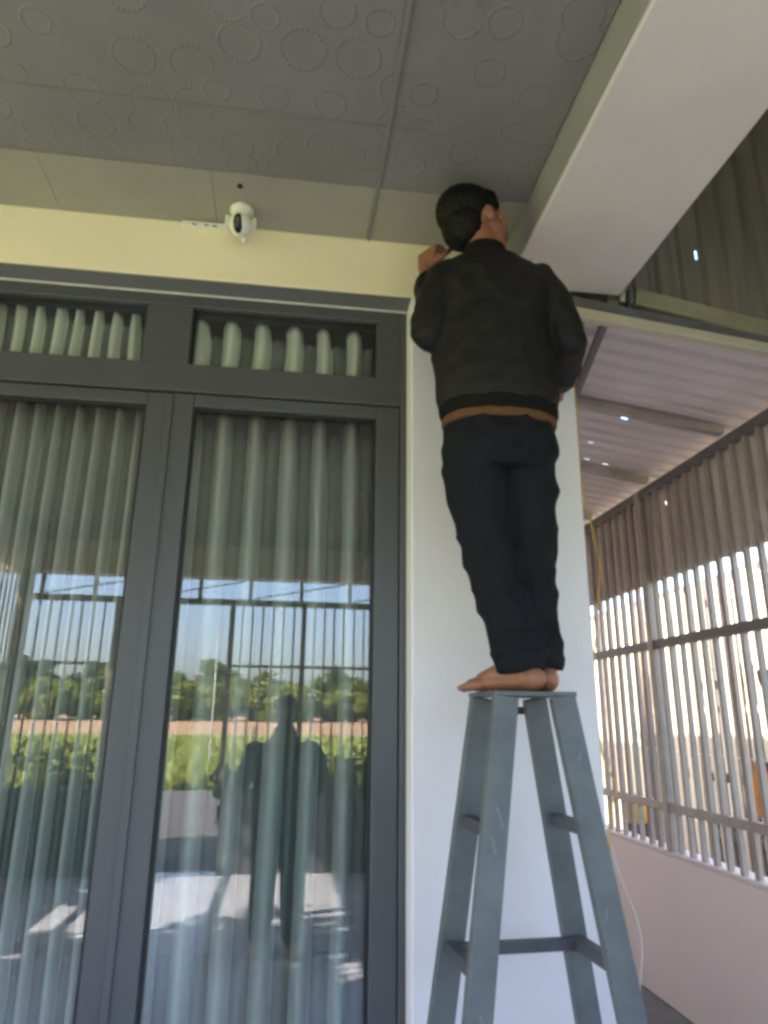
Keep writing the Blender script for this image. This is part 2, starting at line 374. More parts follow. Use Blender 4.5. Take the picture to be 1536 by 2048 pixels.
C0().box((0.213, -2.61, ZC - 0.0075), (0.228, 1.93, ZC - 0.0045)).build('joint_strip', MT['strip'], ceil, bevel=0.0012)
C0().box((0.216, 1.935, ZC - 0.0075), (0.226, 2.198, ZC - 0.0035)).build('joint_strip', MT['strip'], ceil, bevel=0.001)
m = C0(); m.tube([(-0.236, 1.986, ZC - 0.008), (-0.236, 1.986, ZC - 0.0035)], 0.009, 16, False); m.build('cable_hole', MT['rubber'], ceil)

# ------------------------------------------------------------------ the glazed door
GY = 2.325
door = thing('glass_door', 'dark grey metal double door with glass leaves and transom windows', 'door', (-0.45, GY, 0))
D_ = lambda: MB((-0.45, GY, 0))
f = D_()
f.box((-1.295, GY - 0.035, 0), (-1.262, GY + 0.05, 2.886)); f.box((0.357, GY - 0.035, 0), (0.379, GY + 0.05, 2.886))
f.box((-1.262, GY - 0.035, 2.838), (0.357, GY + 0.05, 2.886)); f.box((-1.262, GY - 0.035, 2.502), (0.357, GY + 0.05, 2.61))
f.box((-0.56, GY - 0.034, 2.61), (-0.40, GY + 0.05, 2.838)); f.box((0.268, GY - 0.034, 2.61), (0.357, GY + 0.05, 2.838))
f.box((-1.262, GY - 0.034, 2.61), (-1.09, GY + 0.05, 2.838))
f.build('door_frame', MT['frame'], door, bevel=0.004)
D_().box((-1.295, GY - 0.036, 2.8865), (0.379, GY - 0.005, 2.8882)).box((-1.29, GY - 0.041, 2.8815), (0.376, GY - 0.0355, 2.8875)).build('sealant_bead', MT['sealant'], door)
D_().box((0.3795, GY - 0.043, 0), (0.3808, GY + 0.0, 2.885)).build('sealant_bead', MT['sealant'], door)
def glazing(x0, x1, z0, z1, parent, nm, y=GY, bead=0.010, nest=False):
    pn = D_().box((x0 - 0.006, y + 0.004, z0 - 0.006), (x1 + 0.006, y + 0.010, z1 + 0.006)).build(nm, MT['glass'], parent)
    g = D_(); e = 0.006
    g.box((x0 - 0.001, y - 0.010, z0), (x0 + bead, y + 0.003, z1)); g.box((x1 - bead, y - 0.010, z0), (x1 + 0.001, y + 0.003, z1))
    g.box((x0 + bead, y - 0.009, z1 - bead), (x1 - bead, y + 0.003, z1 + 0.001)); g.box((x0 + bead, y - 0.009, z0 - 0.001), (x1 - bead, y + 0.003, z0 + bead))
    g.build('gasket', MT['gasket'], pn if nest else parent)
for (x0, x1) in ((-1.09, -0.56), (-0.40, 0.268)):
    glazing(x0, x1, 2.61, 2.838, door, 'transom_window', nest=True)
for (x0, x1, gx0, gx1, dy) in ((-1.260, -0.4515, -1.178, -0.526, 0.004), (-0.4485, 0.355, -0.368, 0.272, 0.0)):
    l = D_(); y0, y1 = GY - 0.028 + dy, GY + 0.03 + dy
    l.box((x0, y0, 0.02), (gx0, y1, 2.498)); l.box((gx1, y0, 0.02), (x1, y1, 2.498))
    l.box((gx0, y0, 2.452), (gx1, y1, 2.498)); l.box((gx0, y0, 0.02), (gx1, y1, 0.24))
    leaf = l.build('door_leaf', MT['frame'], door, bevel=0.004)
    glazing(gx0, gx1, 0.24, 2.452, leaf, 'pane')
D_().box((-0.462, GY - 0.036, 0.03), (-0.438, GY - 0.0285, 2.49)).build('meeting_strip', MT['frame'], door, bevel=0.002)

# ------------------------------------------------------------------ curtains behind the glass
def curtain(x0, x1, pitch, depth, y, z0, z1, label, seed, cloth='curtain'):
    """eyelet curtain: round opaque front folds; lower valleys made see-through to stand for shade"""
    rnd = random.Random(seed); per = 28; n = int((x1 - x0) / pitch * per); bm = bmesh.new(); rows = 14; g = []
    tops = [rnd.uniform(-0.008, 0.006) for _ in range(80)]; wid = [rnd.uniform(0.50, 0.60) for _ in range(80)]
    def prof(u):
        k = int(math.floor(u)); f = u - k; wf = wid[k % 80]
        if f < wf:                                     # front fold
            q = sin(pi * f / wf); return depth * 0.8 * (1 - q ** 0.7), tops[k % 80] - 0.016 * (1 - q ** 0.25)
        q = sin(pi * (f - wf) / (1 - wf)); return depth * (1 - 0.34 * q ** 1.2), -0.055 + 0.014 * q + tops[(k + 7) % 80]
    for j in range(rows + 1):
        t = j / rows; row = []
        for i in range(n + 1):
            x = x0 + (x1 - x0) * i / n; xx = x + 0.010 * noise.noise(Vector((x * 3, t * 1.6, seed)))
            dy, dz = prof((x - x0) / pitch); zt = z1 + dz * max(0.0, 1 - t * 6)
            row.append(bm.verts.new((xx, y + dy, zt + (z0 - zt) * t)))
        g.append(row)
    for a, b in zip(g, g[1:]):
        for i in range(n):
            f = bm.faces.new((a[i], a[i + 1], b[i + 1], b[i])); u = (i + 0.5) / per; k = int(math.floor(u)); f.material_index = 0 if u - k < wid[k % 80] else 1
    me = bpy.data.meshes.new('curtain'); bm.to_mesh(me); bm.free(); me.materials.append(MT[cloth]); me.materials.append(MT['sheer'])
    o = link_mesh('curtain', me, None, smooth=True); sd = o.modifiers.new('thickness', 'SOLIDIFY'); sd.thickness = 0.0015; sd.offset = 1
    return tag(o, label, 'curtain', 'curtains behind the door glass')
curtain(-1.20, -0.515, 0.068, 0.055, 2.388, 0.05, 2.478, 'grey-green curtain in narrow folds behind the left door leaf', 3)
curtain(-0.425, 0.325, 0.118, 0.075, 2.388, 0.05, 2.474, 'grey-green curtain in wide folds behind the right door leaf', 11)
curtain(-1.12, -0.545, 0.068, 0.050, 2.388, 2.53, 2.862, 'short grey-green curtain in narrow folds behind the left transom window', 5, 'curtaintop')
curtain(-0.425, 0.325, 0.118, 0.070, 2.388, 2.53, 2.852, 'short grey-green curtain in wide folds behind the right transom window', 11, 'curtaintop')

# ------------------------------------------------------------------ barred fences on low walls
def grille(label, along, fixed, a0, a1, zb, zt, rails, posts, n_off=0.0, bw=0.0085, group='barred fence runs around the porch'):
    """vertical bars between a0 and a1 along axis 'x' or 'y' at the other coordinate = fixed"""
    pt = (lambda a, z: (a, fixed, z)) if along == 'x' else (lambda a, z: (fixed, a, z))
    base = pt((a0 + a1) / 2, zb); t = thing('bar_fence', label, 'fence', base, group)
    B = lambda: MB(base); proto = None; rb = random.Random(int(a0 * 100) + 7); n = int((a1 - a0) / 0.105)
    for i in range(n + 1):
        a = a0 + n_off + 0.105 * i
        if a > a1 or any(abs(a - p) < 0.04 for p in posts): continue
        if proto is None:
            q = Vector(pt(a, zb)); mm = MB(q); c = q
            mm.box((c.x - bw, c.y - bw, zb), (c.x + bw, c.y + bw, zt))
            proto = mm.build('bar', MT['galv'], t, loc=q - Vector(base))
        else: copy_part(proto, t, Vector(pt(a + rb.uniform(-.004, .004), zb)) - Vector(base)).rotation_euler = (rb.uniform(-.0035, .0035), rb.uniform(-.002, .002), rb.uniform(-.25, .25))
    for (z, hgt, th, mm) in rails:
        r = B(); p0, p1 = Vector(pt(a0, z)), Vector(pt(a1, z)); e = Vector((0, th / 2, hgt / 2)) if along == 'x' else Vector((th / 2, 0, hgt / 2))
        r.box(p0 - e, p1 + e).build('rail', mm, t, bevel=0.003)
    for a in posts:
        r = B(); c = Vector(pt(a, 0)); r.box((c.x - 0.026, c.y - 0.026, zb), (c.x + 0.026, c.y + 0.026, zt + 0.0)).build('post', MT['galv'], t, bevel=0.004)
    return t
def low_wall(label, a, b, m_='low', c_='cope'):
    t = thing('low_wall', label, 'wall', ((a[0] + b[0]) / 2, (a[1] + b[1]) / 2, 0)); o = t.location
    MB(o).box((a[0], a[1], 0), (b[0], b[1], 0.735)).build('plaster_body', MT[m_], t, bevel=0.006)
    MB(o).box((a[0] - 0.004, a[1] - 0.004, 0.7355), (b[0] + 0.004, b[1] + 0.004, 0.756)).build('coping', MT[c_], t, bevel=0.006)
    return t
R1 = [(0.975, 0.045, 0.034, MT['galv']), (1.84, 0.048, 0.036, MT['darksteel'])]
low_wall('pinkish plaster low wall along the alley beyond the ladder', (2.05, -2.8), (2.17, 9.0))
grille('pale steel bar fence on the low wall to the right of the ladder', 'y', 2.085, -2.75, 8.9, 0.757, 2.76, R1 + [(2.74, 0.05, 0.045, MT['darksteel'])], [-2.7, 0.3, 2.33, 3.85, 5.75, 7.7], bw=0.0125)
low_wall('pinkish plaster low wall on the left side of the porch', (-2.67, -2.6), (-2.55, 2.19))
grille('steel bar fence on the low wall at the left of the porch', 'y', -2.61, -2.55, 2.15, 0.757, 2.795, R1, [-2.5, -0.3])
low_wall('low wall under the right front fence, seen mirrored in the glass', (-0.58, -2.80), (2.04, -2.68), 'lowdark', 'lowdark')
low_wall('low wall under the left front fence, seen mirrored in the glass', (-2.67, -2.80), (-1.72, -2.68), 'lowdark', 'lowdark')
RF = [(1.91, 0.03, 0.03, MT['rail'])]
grille('wide barred front panel beside the photographer, seen mirrored in the glass', 'x', -2.74, -0.59, 2.0, 0.757, 2.52, RF, [-0.59, 0.14, 1.1])
grille('narrow barred front panel by the left corner post, seen mirrored in the glass', 'x', -2.74, -2.5, -1.74, 0.757, 2.52, RF, [-1.74])
tr = thing('front_truss', 'steel rail with posts and diagonals under the front eave, seen mirrored in the glass', 'truss', (0, -2.74, 2.55)); T = lambda: MB((0, -2.74, 2.55))
T().box((-2.62, -2.77, 2.525), (2.1, -2.71, 2.585)).build('rail', MT['rail'], tr)
for k in range(9): x = -2.5 + k * 0.52; T().box((x - 0.018, -2.76, 2.586), (x + 0.018, -2.72, 2.798)).build('strut', MT['rail'], tr)
for k in range(4): x = -2.5 + k * 1.04; T().bar((x + 0.04, -2.74, 2.60), (x + 0.98, -2.74, 2.78), 0.012, 0.012).build('diagonal', MT['rail'], tr)
MBp = MB((-2.61, -2.74, 0)); tag(MBp.box((-2.66, -2.67, 0.757), (-2.56, -2.57, 2.795)).build('corner_post', MT['rail']), 'square steel post at the left front corner of the porch', 'post')

# ------------------------------------------------------------------ side roof over the alley
SL = 0.145
def rz(x): return 2.772 + SL * (2.05 - x)
roof = thing('alley_roof', 'low corrugated metal roof over the alley right of the pillar', 'roof', (1.6, 4.5, 2.8))
holes_px = [(1.62, 3.06), (1.71, 3.12), (1.60, 3.33), (1.59, 3.40), (1.66, 3.62), (1.78, 3.64)]
y = 2.225
for k in range(6):
    hs = [(hy - y, (hx - 0.99) * sqrt(1 + SL * SL), 0.010, 0.034) for hx, hy in holes_px if y < hy < y + 1.05]
    sheet('roof_sheet', MT['sheet'], roof, (0.99, y, rz(0.99) + 0.045), (0, 1, 0), (1, 0, -SL), (SL, 0, 1), 1.05, 1.26, h=0.030, holes=hs); y += 1.05
Rf = lambda: MB((1.6, 4.5, 2.8))
for yy in (2.947, 3.70, 4.5, 5.4): Rf().bar((0.985, yy, rz(0.985) + 0.02), (2.06, yy, rz(2.06) + 0.02), 0.04, 0.045, (0, 1, 0)).build('rafter', MT['rail'], roof)
Rf().bar((1.125, 2.215, 2.862), (1.29, 2.945, 2.868), 0.026, 0.026, (1, 0, 0)).build('brace', MT['darksteel'], roof)
tb = MB((1.5, 2.19, 2.83)); tb.bar((0.988, 2.188, 2.880), (2.25, 2.188, 2.738), 0.040, 0.040, (0, 1, 0)); tag(tb.build('steel_tube', MT['yellowsteel'], bevel=0.005), 'cream square steel tube sloping along the front edge of the alley roof', 'tube')
cl = thing('side_cladding', 'grey corrugated sheet cladding above the bars of the right fence', 'cladding', (2.12, 4, 2.5))
ch = {2: [(0.50, 0.22, 0.008, 0.03)], 0: [(0.35, 0.30, 0.008, 0.032), (0.48, 0.14, 0.008, 0.034)]}
y = 2.30
for k in range(7):
    sheet('cladding_sheet', MT['clad'], cl, (2.118, y, 2.20), (0, 1, 0), (0, 0, 1), (1, 0, 0), 1.05, 0.575, holes=ch.get(k, ())); y += 1.05
# tall dark sheeting beside the porch
gb = thing('gable_sheeting', 'old brown corrugated sheeting high up to the right of the porch beam', 'cladding', (1.9, 2.5, 3.6))
x = 0.985
for k in range(2):
    sheet('gable_sheet', MT['brown'], gb, (x, 2.262, 2.90), (1, 0, 0), (0, 0, 1), (0, 1, 0), 1.055, 1.65, holes=[(0.60, 0.365, 0.010, 0.042)] if k == 0 else ()); x += 1.05
ob = MB((1.7, 2.46, 3.03)); ob.bar((1.27, 2.235, 3.005), (2.30, 2.235, 2.825), 0.072, 0.03, (0, 1, 0)); tag(ob.build('edge_board', MT['olive'], bevel=0.004), 'olive brown board along the foot of the brown sheeting', 'board')
ob = MB((1.7, 2.42, 2.97)); ob.bar((0.992, 2.208, 2.945), (2.30, 2.208, 2.775), 0.036, 0.018, (0, 1, 0)); tag(ob.build('gutter_strip', MT['darksteel']), 'dark metal strip between the olive board and the cream tube', 'strip')
y = -2.8
for k in range(5):
    sheet('side_sheet', MT['brown'], gb, (2.30, y, 2.20), (0, 1, 0), (0, 0, 1), (1, 0, 0), 1.06, 2.35); y += 1.05  # unseen side, top and inner pieces added to keep the gable dark
for k in range(5): sheet('light_block_top', MT['brown'], gb, (1.0, -2.8 + 1.06 * k, 4.55), (0, 1, 0), (1, 0, 0), (0, 0, 1), 1.065, 1.35)
MB((1.9, 2.5, 3.6)).box((1.02, -2.8, 3.345), (1.15, 2.52, 4.54)).build('light_block_inner', MT['brown'], gb)
# pipe stub at the end of the porch beam
ps = thing('pipe_stub', 'short cream pipe end clamped under the end of the porch beam', 'pipe', (1.19, 2.22, 2.99))
m = MB((1.19, 2.22, 2.99)); m.tube([(1.225, 2.23, 3.03), (1.215, 2.23, 2.975)], 0.012, 14, False); m.build('pipe', MT['yellowsteel'], ps, smooth=True)
for a_, b_ in (((1.15, 2.21, 2.945), (1.19, 2.27, 2.974)), ((1.235, 2.20, 2.955), (1.25, 2.25, 3.02))): MB((1.19, 2.22, 2.99)).box(a_, b_).build('clamp', MT['darksteel'], ps, bevel=0.004)

# ------------------------------------------------------------------ neighbour's sunlit fence and small things in the side passage
nf = thing('slat_fence', 'pale slatted fence in sunlight beyond the bars', 'fence', (4.0, 8, 0)); pr_ = None; rs = random.Random(4)
for k in range(100):
    y = 1.6 + 0.128 * k
    if pr_ is None:
        pr_ = MB((4.0, y, 0)).box((3.985, y - 0.034, 0.05), (4.005, y + 0.034, 2.72)).build('slat', MT['neigh'], nf, loc=Vector((4.0, y, 0)) - nf.location)
    else:
        c_ = copy_part(pr_, nf, Vector((4.0 + rs.uniform(-.012, .004), y + rs.uniform(-.02, .02), rs.uniform(-.06, .05))) - nf.location); c_.scale.y = rs.uniform(0.6, 1.5); c_.rotation_euler = (rs.uniform(-.012, .012), 0, rs.uniform(-.12, .12))
for z in (0.4, 1.5, 2.5): MB((4.0, 8, 0)).box((4.007, 1.5, z), (4.05, 14.8, z + 0.06)).build('rail', MT['darksteel'], nf)
bw_ = MB((4.9, 8, 0)).box((4.85, 0.5, -0.1), (5.0, 18, 3.05)).build('dark_backing', MT['bound']); tag(bw_, 'dark backing added behind the sunlit slats', 'wall')  # added so the gaps between slats do not show bright

O = (2.40, 4.88, 0)
can = thing('jerry_can', 'yellow rounded can on a dark stand seen between the lowest bars', 'can', O)
circ = lambda r, z, n=24: [(O[0] + r * cos(2 * pi * i / n), O[1] + r * sin(2 * pi * i / n), z) for i in range(n)]
m = MB(O); m.rings([circ(r, z) for r, z in [(0.07, 0.755), (0.088, 0.77), (0.094, 0.81), (0.092, 0.86), (0.08, 0.895), (0.04, 0.91), (0.024, 0.914), (0.024, 0.928)]]); m.build('body', MT['can'], can, smooth=True)
m = MB(O); m.rings([circ(r, z, 20) for r, z in [(0.12, 0.0), (0.12, 0.08), (0.095, 0.6), (0.088, 0.753)]]); m.build('stand', MT['rubber'], can, smooth=True)
m = MB(O); m.tube([(O[0], O[1] - 0.06, 0.895), (O[0], O[1] - 0.05, 0.935), (O[0], O[1] + 0.03, 0.94), (O[0], O[1] + 0.05, 0.90)], 0.009, 10); m.build('handle', MT['can'], can, smooth=True)

ln = MB((2.75, 3.4, 1.75)); ln.tube([(2.75, 0.5, 1.78), (2.75, 3.4, 1.74), (2.75, 8.5, 1.78)], 0.003, 8); tag(ln.build('clothes_line', MT['wcable'], smooth=True), 'thin clothes line behind the bars at the right', 'line')
def garment(name, m_, label, yc, w_, z1, z0, sleeves, seed):
    mb = MB((2.75, yc, z1)); n = 16; pts = []
    def strip(y0, y1, za, zb, k):
        rings = []
        for j in range(10):
            z = za + (zb - za) * j / 9; rings.append([])
            for i in range(n):
                a = 2 * pi * i / n; yy = (y0 + y1) / 2 + (y1 - y0) / 2 * cos(a) * (1 + 0.06 * sin(j * 1.3 + seed)); xx = 2.75 + 0.022 * sin(a) + 0.018 * sin(yy * 40 + j * .4 + seed)
                rings[-1].append((xx, yy, z))
        mb.rings(rings)
    strip(yc - w_ / 2, yc + w_ / 2, z1, z0, 0)
    if sleeves:
        strip(yc - w_ / 2 - 0.11, yc - w_ / 2 + 0.02, z1 - 0.02, z1 - 0.34, 1); strip(yc + w_ / 2 - 0.02, yc + w_ / 2 + 0.11, z1 - 0.02, z1 - 0.34, 1)
    return tag(fuse(mb, name, m_, None, 0.012, 2, 0.004, 20, loc=(2.75, yc, z1)), label, 'clothing', 'washing on the line behind the fence')
garment('hanging_shirt', MT['clothdark'], 'dark shirt on the line at the far right behind the bars', 3.60, 0.36, 1.735, 1.22, True, 1)
l2 = MB((2.78, 3.4, 1.2)); l2.tube([(2.75, 0.5, 1.25), (2.75, 3.4, 1.2), (2.75, 8.5, 1.25)], 0.003, 8); tag(l2.build('clothes_line', MT['wcable'], smooth=True), 'lower thin clothes line holding the orange and purple cloths', 'line')
garment('hanging_cloth', MT['clothorange'], 'orange cloth hanging low behind the bars at the far right edge', 4.00, 0.11, 1.20, 0.90, False, 4)
garment('hanging_skirt', MT['clothpurple'], 'purple skirt hanging beside the orange cloth at the far right edge', 3.80, 0.26, 1.20, 0.80, False, 6)

# ------------------------------------------------------------------ cables
def cable(pts, r, m_, label):
    cu_ = []; pts = [Vector(p) for p in pts]
    for i in range(len(pts) - 1):
        p0, p1, p2, p3 = pts[max(i - 1, 0)], pts[i], pts[i + 1], pts[min(i + 2, len(pts) - 1)]
        for k in range(8):
            t = k / 8; cu_.append(0.5 * ((2 * p1) + (p2 - p0) * t + (2 * p0 - 5 * p1 + 4 * p2 - p3) * t * t + (3 * p1 - p0 - 3 * p2 + p3) * t ** 3))
    cu_.append(pts[-1]); mb = MB(pts[-1]); mb.tube(cu_, r, 8)
    o = mb.build('cable', m_, smooth=True, loc=pts[-1]); return tag(o, label, 'cable')
cable([(0.985, 2.21, 2.60), (0.992, 2.21, 2.45), (0.992, 2.22, 2.25), (1.015, 2.22, 2.07), (1.035, 2.22, 1.93), (1.02, 2.22, 1.80), (0.99, 2.22, 1.6), (0.988, 2.22, 1.42), (1.0, 2.22, 1.3), (1.03, 2.22, 1.22), (1.0, 2.22, 1.12), (0.995, 2.22, 0.9)], 0.0026, MT['ycable'], 'thin yellow cable dangling down the right edge of the white pillar')
cable([(0.988, 2.19, 1.06), (1.0, 2.17, 0.98), (1.03, 2.15, 0.88), (1.035, 2.14, 0.80), (1.02, 2.14, 0.70), (1.01, 2.15, 0.5), (1.0, 2.16, 0.01)], 0.0021, MT['wcable'], 'thin white cable hanging low beside the right ladder leg')

# ------------------------------------------------------------------ security camera under the ceiling
so_ = (-0.236, 2.10, 3.06)
sec = thing('security_camera', 'small white ball security camera with black lens under the ceiling', 'camera', so_)
S = lambda: MB(so_)
m = S(); m.rings([[(so_[0] + r * cos(2 * pi * i / 28), so_[1] + r * sin(2 * pi * i / 28), z) for i in range(28)] for r, z in [(0.040, 3.1205), (0.041, 3.108), (0.036, 3.100), (0.034, 3.082)]]); m.build('mount', MT['plastic'], sec, smooth=False, bevel=0.001)
m = S(); m.ell((so_[0], so_[1], 3.058), (0.042, 0, 0), (0, 0.042, 0), (0, 0, 0.042), 32, 20); m.build('ball', MT['plastic'], sec, smooth=True)
fd = (Vector((-0.06, -1.0, -0.42))).normalized(); ux = fd.cross(Vector((0, 0, 1))).normalized(); uz = ux.cross(fd)
c = Vector((so_[0] - 0.004, so_[1], 3.056)) + fd * 0.021
m = S(); m.ell(c, ux * 0.021, uz * 0.034, fd * 0.024, 28, 14); m.build('lens_window', MT['black'], sec, smooth=True)
m = S(); m.tube([c + fd * 0.022 + uz * 0.008, c + fd * 0.0265 + uz * 0.008], 0.007, 16, False); m.build('lens', MT['black'], sec)
for s in (-1, 1):
    m = S(); m.box((so_[0] + s * 0.046 - 0.007, so_[1] - 0.014, 3.045), (so_[0] + s * 0.046 + 0.007, so_[1] + 0.014, 3.085)); m.build('arm', MT['plastic'], sec, bevel=0.005)
m = S(); m.tube([(so_[0] + 0.012, so_[1] + 0.02, 3.020), (so_[0] + 0.016, so_[1] + 0.025, 3.005)], 0.010, 12, False); m.build('antenna_base', MT['plastic'], sec)
tk = thing('cable_trunking', 'short white cable trunking at the top of the wall left of the camera', 'trunking', (-0.37, 2.19, 3.108))
MB((-0.37, 2.19, 3.108)).box((-0.450, 2.180, 3.1005), (-0.285, 2.1995, 3.1185)).build('body', MT['plastic'], tk, bevel=0.003)
for x in (-0.405, -0.362, -0.335): MB((-0.37, 2.19, 3.108)).box((x - 0.010, 2.178, 3.101), (x + 0.006, 2.1798, 3.105)).build('slot', MT['rubber'], tk)

# ------------------------------------------------------------------ ladder
LO = Vector((0.6134, 1.85, 0)); LYAW = 0.0626
ls = Vector((cos(LYAW), sin(LYAW), 0)); lt = Vector((-sin(LYAW), cos(LYAW), 0)); LT = 1.474
def lp(s, t, z):
    k = (LT - z) / LT; return LO + ls * s * (0.0764 + (0.2992 - 0.0764) * k) + lt * t * (0.0885 + (0.1589 - 0.0885) * k) + Vector((0, 0, z))
lad = thing('step_ladder', 'grey painted A-frame ladder standing in front of the white pillar', 'ladder', LO)
LM = lambda: MB(LO)
for s in (-1, 1):
    for t in (-1, 1):
        LM().bar(lp(s, t, 0.0), lp(s, t, LT + 0.0025), 0.064, 0.028, lt).build('leg', MT['ladder'], lad, bevel=0.003)
LM().bar(LO + ls * -0.110 + Vector((0, 0, 1.483)), LO + ls * 0.110 + Vector((0, 0, 1.483)), 0.012, 0.212, lt).build('top_plate', MT['ladder'], lad, bevel=0.003)
for s in (-1, 1):
    for z in (1.165, 0.872, 0.56, 0.26):
        LM().bar(lp(s, -1, z) + lt * 0.012, lp(s, 1, z) - lt * 0.012, 0.034, 0.03, (0, 0, 1)).build('rung', MT['rung'], lad, bevel=0.003)
LM().bar(lp(-1, 1, 0.872) - lt * 0.03, lp(1, 1, 0.872) - lt * 0.03, 0.03, 0.026, (0, 0, 1)).build('spreader_bar', MT['rung'], lad, bevel=0.002)
LM().bar(lp(-1, 1, LT) + lt * 0.03 + Vector((0, 0, -0.03)), lp(1, 1, LT) + lt * 0.03 + Vector((0, 0, -0.03)), 0.03, 0.02, (0, 0, 1)).build('cross_bar', MT['rung'], lad)
rnd = random.Random(5)
for k, (s, z) in enumerate([(-1, 1.21), (-1, 1.19), (-1, 1.15), (-1, 1.135), (-1, 0.80), (1, 1.33), (1, 0.99)]):
    p = lp(s, -1, z) - lt * 0.0145 + ls * rnd.uniform(-0.015, 0.012); m = LM(); n = 9
    m.rings([[p - lt * d + ls * (0.004 * rnd.uniform(.5, 1.2) * cos(2 * pi * i / n)) + Vector((0.004 * s * sin(2 * pi * i / n), 0, 0.016 * rnd.uniform(.5, 1.1) * sin(2 * pi * i / n))) for i in range(n)] for d in (0.0, 0.0006)])
    m.build('paint_chip', MT['chip'], lad)

# ------------------------------------------------------------------ people
def hand(mb, wrist, d, nrm, thumb_side, sc_=1.0, curl=0.5):
    """d: along the palm, nrm: out of the palm (fingers curl that way), thumb_side: towards the thumb"""
    d = Vector(d).normalized(); nrm = Vector(nrm); nrm = (nrm - d * nrm.dot(d)).normalized(); s = Vector(thumb_side); s = (s - d * s.dot(d) - nrm * s.dot(nrm)).normalized(); wrist = Vector(wrist)
    for i, (off, ln_, r) in enumerate(((0.028, 0.072, 0.0088), (0.009, 0.080, 0.009), (-0.010, 0.074, 0.0086), (-0.028, 0.058, 0.0078))):
        k0 = wrist + d * 0.012 + s * off * 0.6; k1 = wrist + d * (0.088 - abs(off - 0.005) * 0.2) * sc_ + s * off * sc_
        mb.tube([k0, (k0 + k1) / 2, k1], (0.014, 0.0135, 0.0115), 10)
        a = 0.25 + curl * 0.5; p = k1; pts = [p]
        for seg in (0.42, 0.32, 0.26):
            dir_ = d * cos(a) + nrm * sin(a); p = p + dir_ * ln_ * seg * sc_; pts.append(p); a += curl * (0.75 + 0.08 * i)
        mb.tube(pts, (r, r * 0.95, r * 0.9, r * 0.78), 10)
    b = wrist + d * 0.025 + s * 0.022
    mb.tube([b, b + (d * 0.55 + s * 0.7 + nrm * 0.35).normalized() * 0.045, b + (d * 0.55 + s * 0.7 + nrm * 0.35).normalized() * 0.045 + (d * 0.85 + s * 0.15 + nrm * 0.5).normalized() * 0.052], (0.0145, 0.0105, 0.0085), 10)
    mb.tube([wrist - d * 0.02, wrist + d * 0.02], (0.024, 0.023), 12)

def foot(mb, ankle, d, side):
    d = Vector(d).normalized(); z = ankle[2]; s = Vector((0, 0, 1)).cross(d); a = Vector((ankle[0], ankle[1], z))
    up_ = Vector((0, 0, 1))
    mb.ell(a - d * 0.025 + up_ * 0.032, d * 0.042, s * 0.032, up_ * 0.034)
    mb.tube([a + up_ * 0.10, a + up_ * 0.06, a + d * 0.05 + up_ * 0.042, a + d * 0.10 + up_ * 0.028], (0.034, 0.036, 0.034, 0.026), 14)
    mb.ell(a + d * 0.05 + up_ * 0.022, d * 0.095, s * 0.036, up_ * 0.022)
    mb.ell(a + d * 0.115 + up_ * 0.018, d * 0.04, s * 0.044, up_ * 0.019)
    for i, (o, l, r) in enumerate(((0.030, 0.060, 0.0125), (0.010, 0.062, 0.0095), (-0.006, 0.054, 0.009), (-0.021, 0.046, 0.0085), (-0.034, 0.036, 0.008))):
        p = a + d * 0.125 + s * o * side + up_ * 0.014
        mb.tube([p - d * 0.02, p + d * l * 0.5, p + d * l * 0.85 - up_ * 0.004], (r, r, r * 0.9), 10)

def head(mb, c, f, u):
    """skull, jaw, nose, ears; c centre of the skull, f forward, u up"""
    f = Vector(f).normalized(); u = Vector(u); u = (u - f * u.dot(f)).normalized(); r = f.cross(u); c = Vector(c)
    at_ = lambda a, b, d: c + f * a + r * b + u * d
    mb.ell(at_(-0.008, 0, 0.02), f * 0.094, r * 0.074, u * 0.088)
    mb.ell(at_(0.030, 0, -0.035), f * 0.058, r * 0.060, u * 0.078)
    mb.ell(at_(0.045, 0, -0.088), f * 0.036, r * 0.040, u * 0.026)
    mb.ell(at_(0.074, 0.030, -0.022), f * 0.02, r * 0.026, u * 0.02); mb.ell(at_(0.074, -0.030, -0.022), f * 0.02, r * 0.026, u * 0.02)
    mb.ell(at_(0.080, 0, 0.018), f * 0.014, r * 0.05, u * 0.012)
    mb.tube([at_(0.084, 0, 0.004), at_(0.100, 0, -0.022), at_(0.104, 0, -0.032)], (0.009, 0.011, 0.012), 10)
    mb.ell(at_(0.092, 0.011, -0.036), f * 0.010, r * 0.008, u * 0.007); mb.ell(at_(0.092, -0.011, -0.036), f * 0.010, r * 0.008, u * 0.007)
    mb.ell(at_(0.082, 0, -0.057), f * 0.012, r * 0.024, u * 0.006); mb.ell(at_(0.080, 0, -0.067), f * 0.012, r * 0.021, u * 0.006)
    for s in (-1, 1):
        mb.ell(at_(-0.002, 0.077 * s, -0.020), (f * 0.9 + r * s * 0.3 + u * 0.2).normalized() * 0.019, r * 0.009, (u - f * 0.12).normalized() * 0.029)
        mb.ell(at_(0.000, 0.073 * s, -0.038), f * 0.009, r * 0.008, u * 0.010)
    return at_

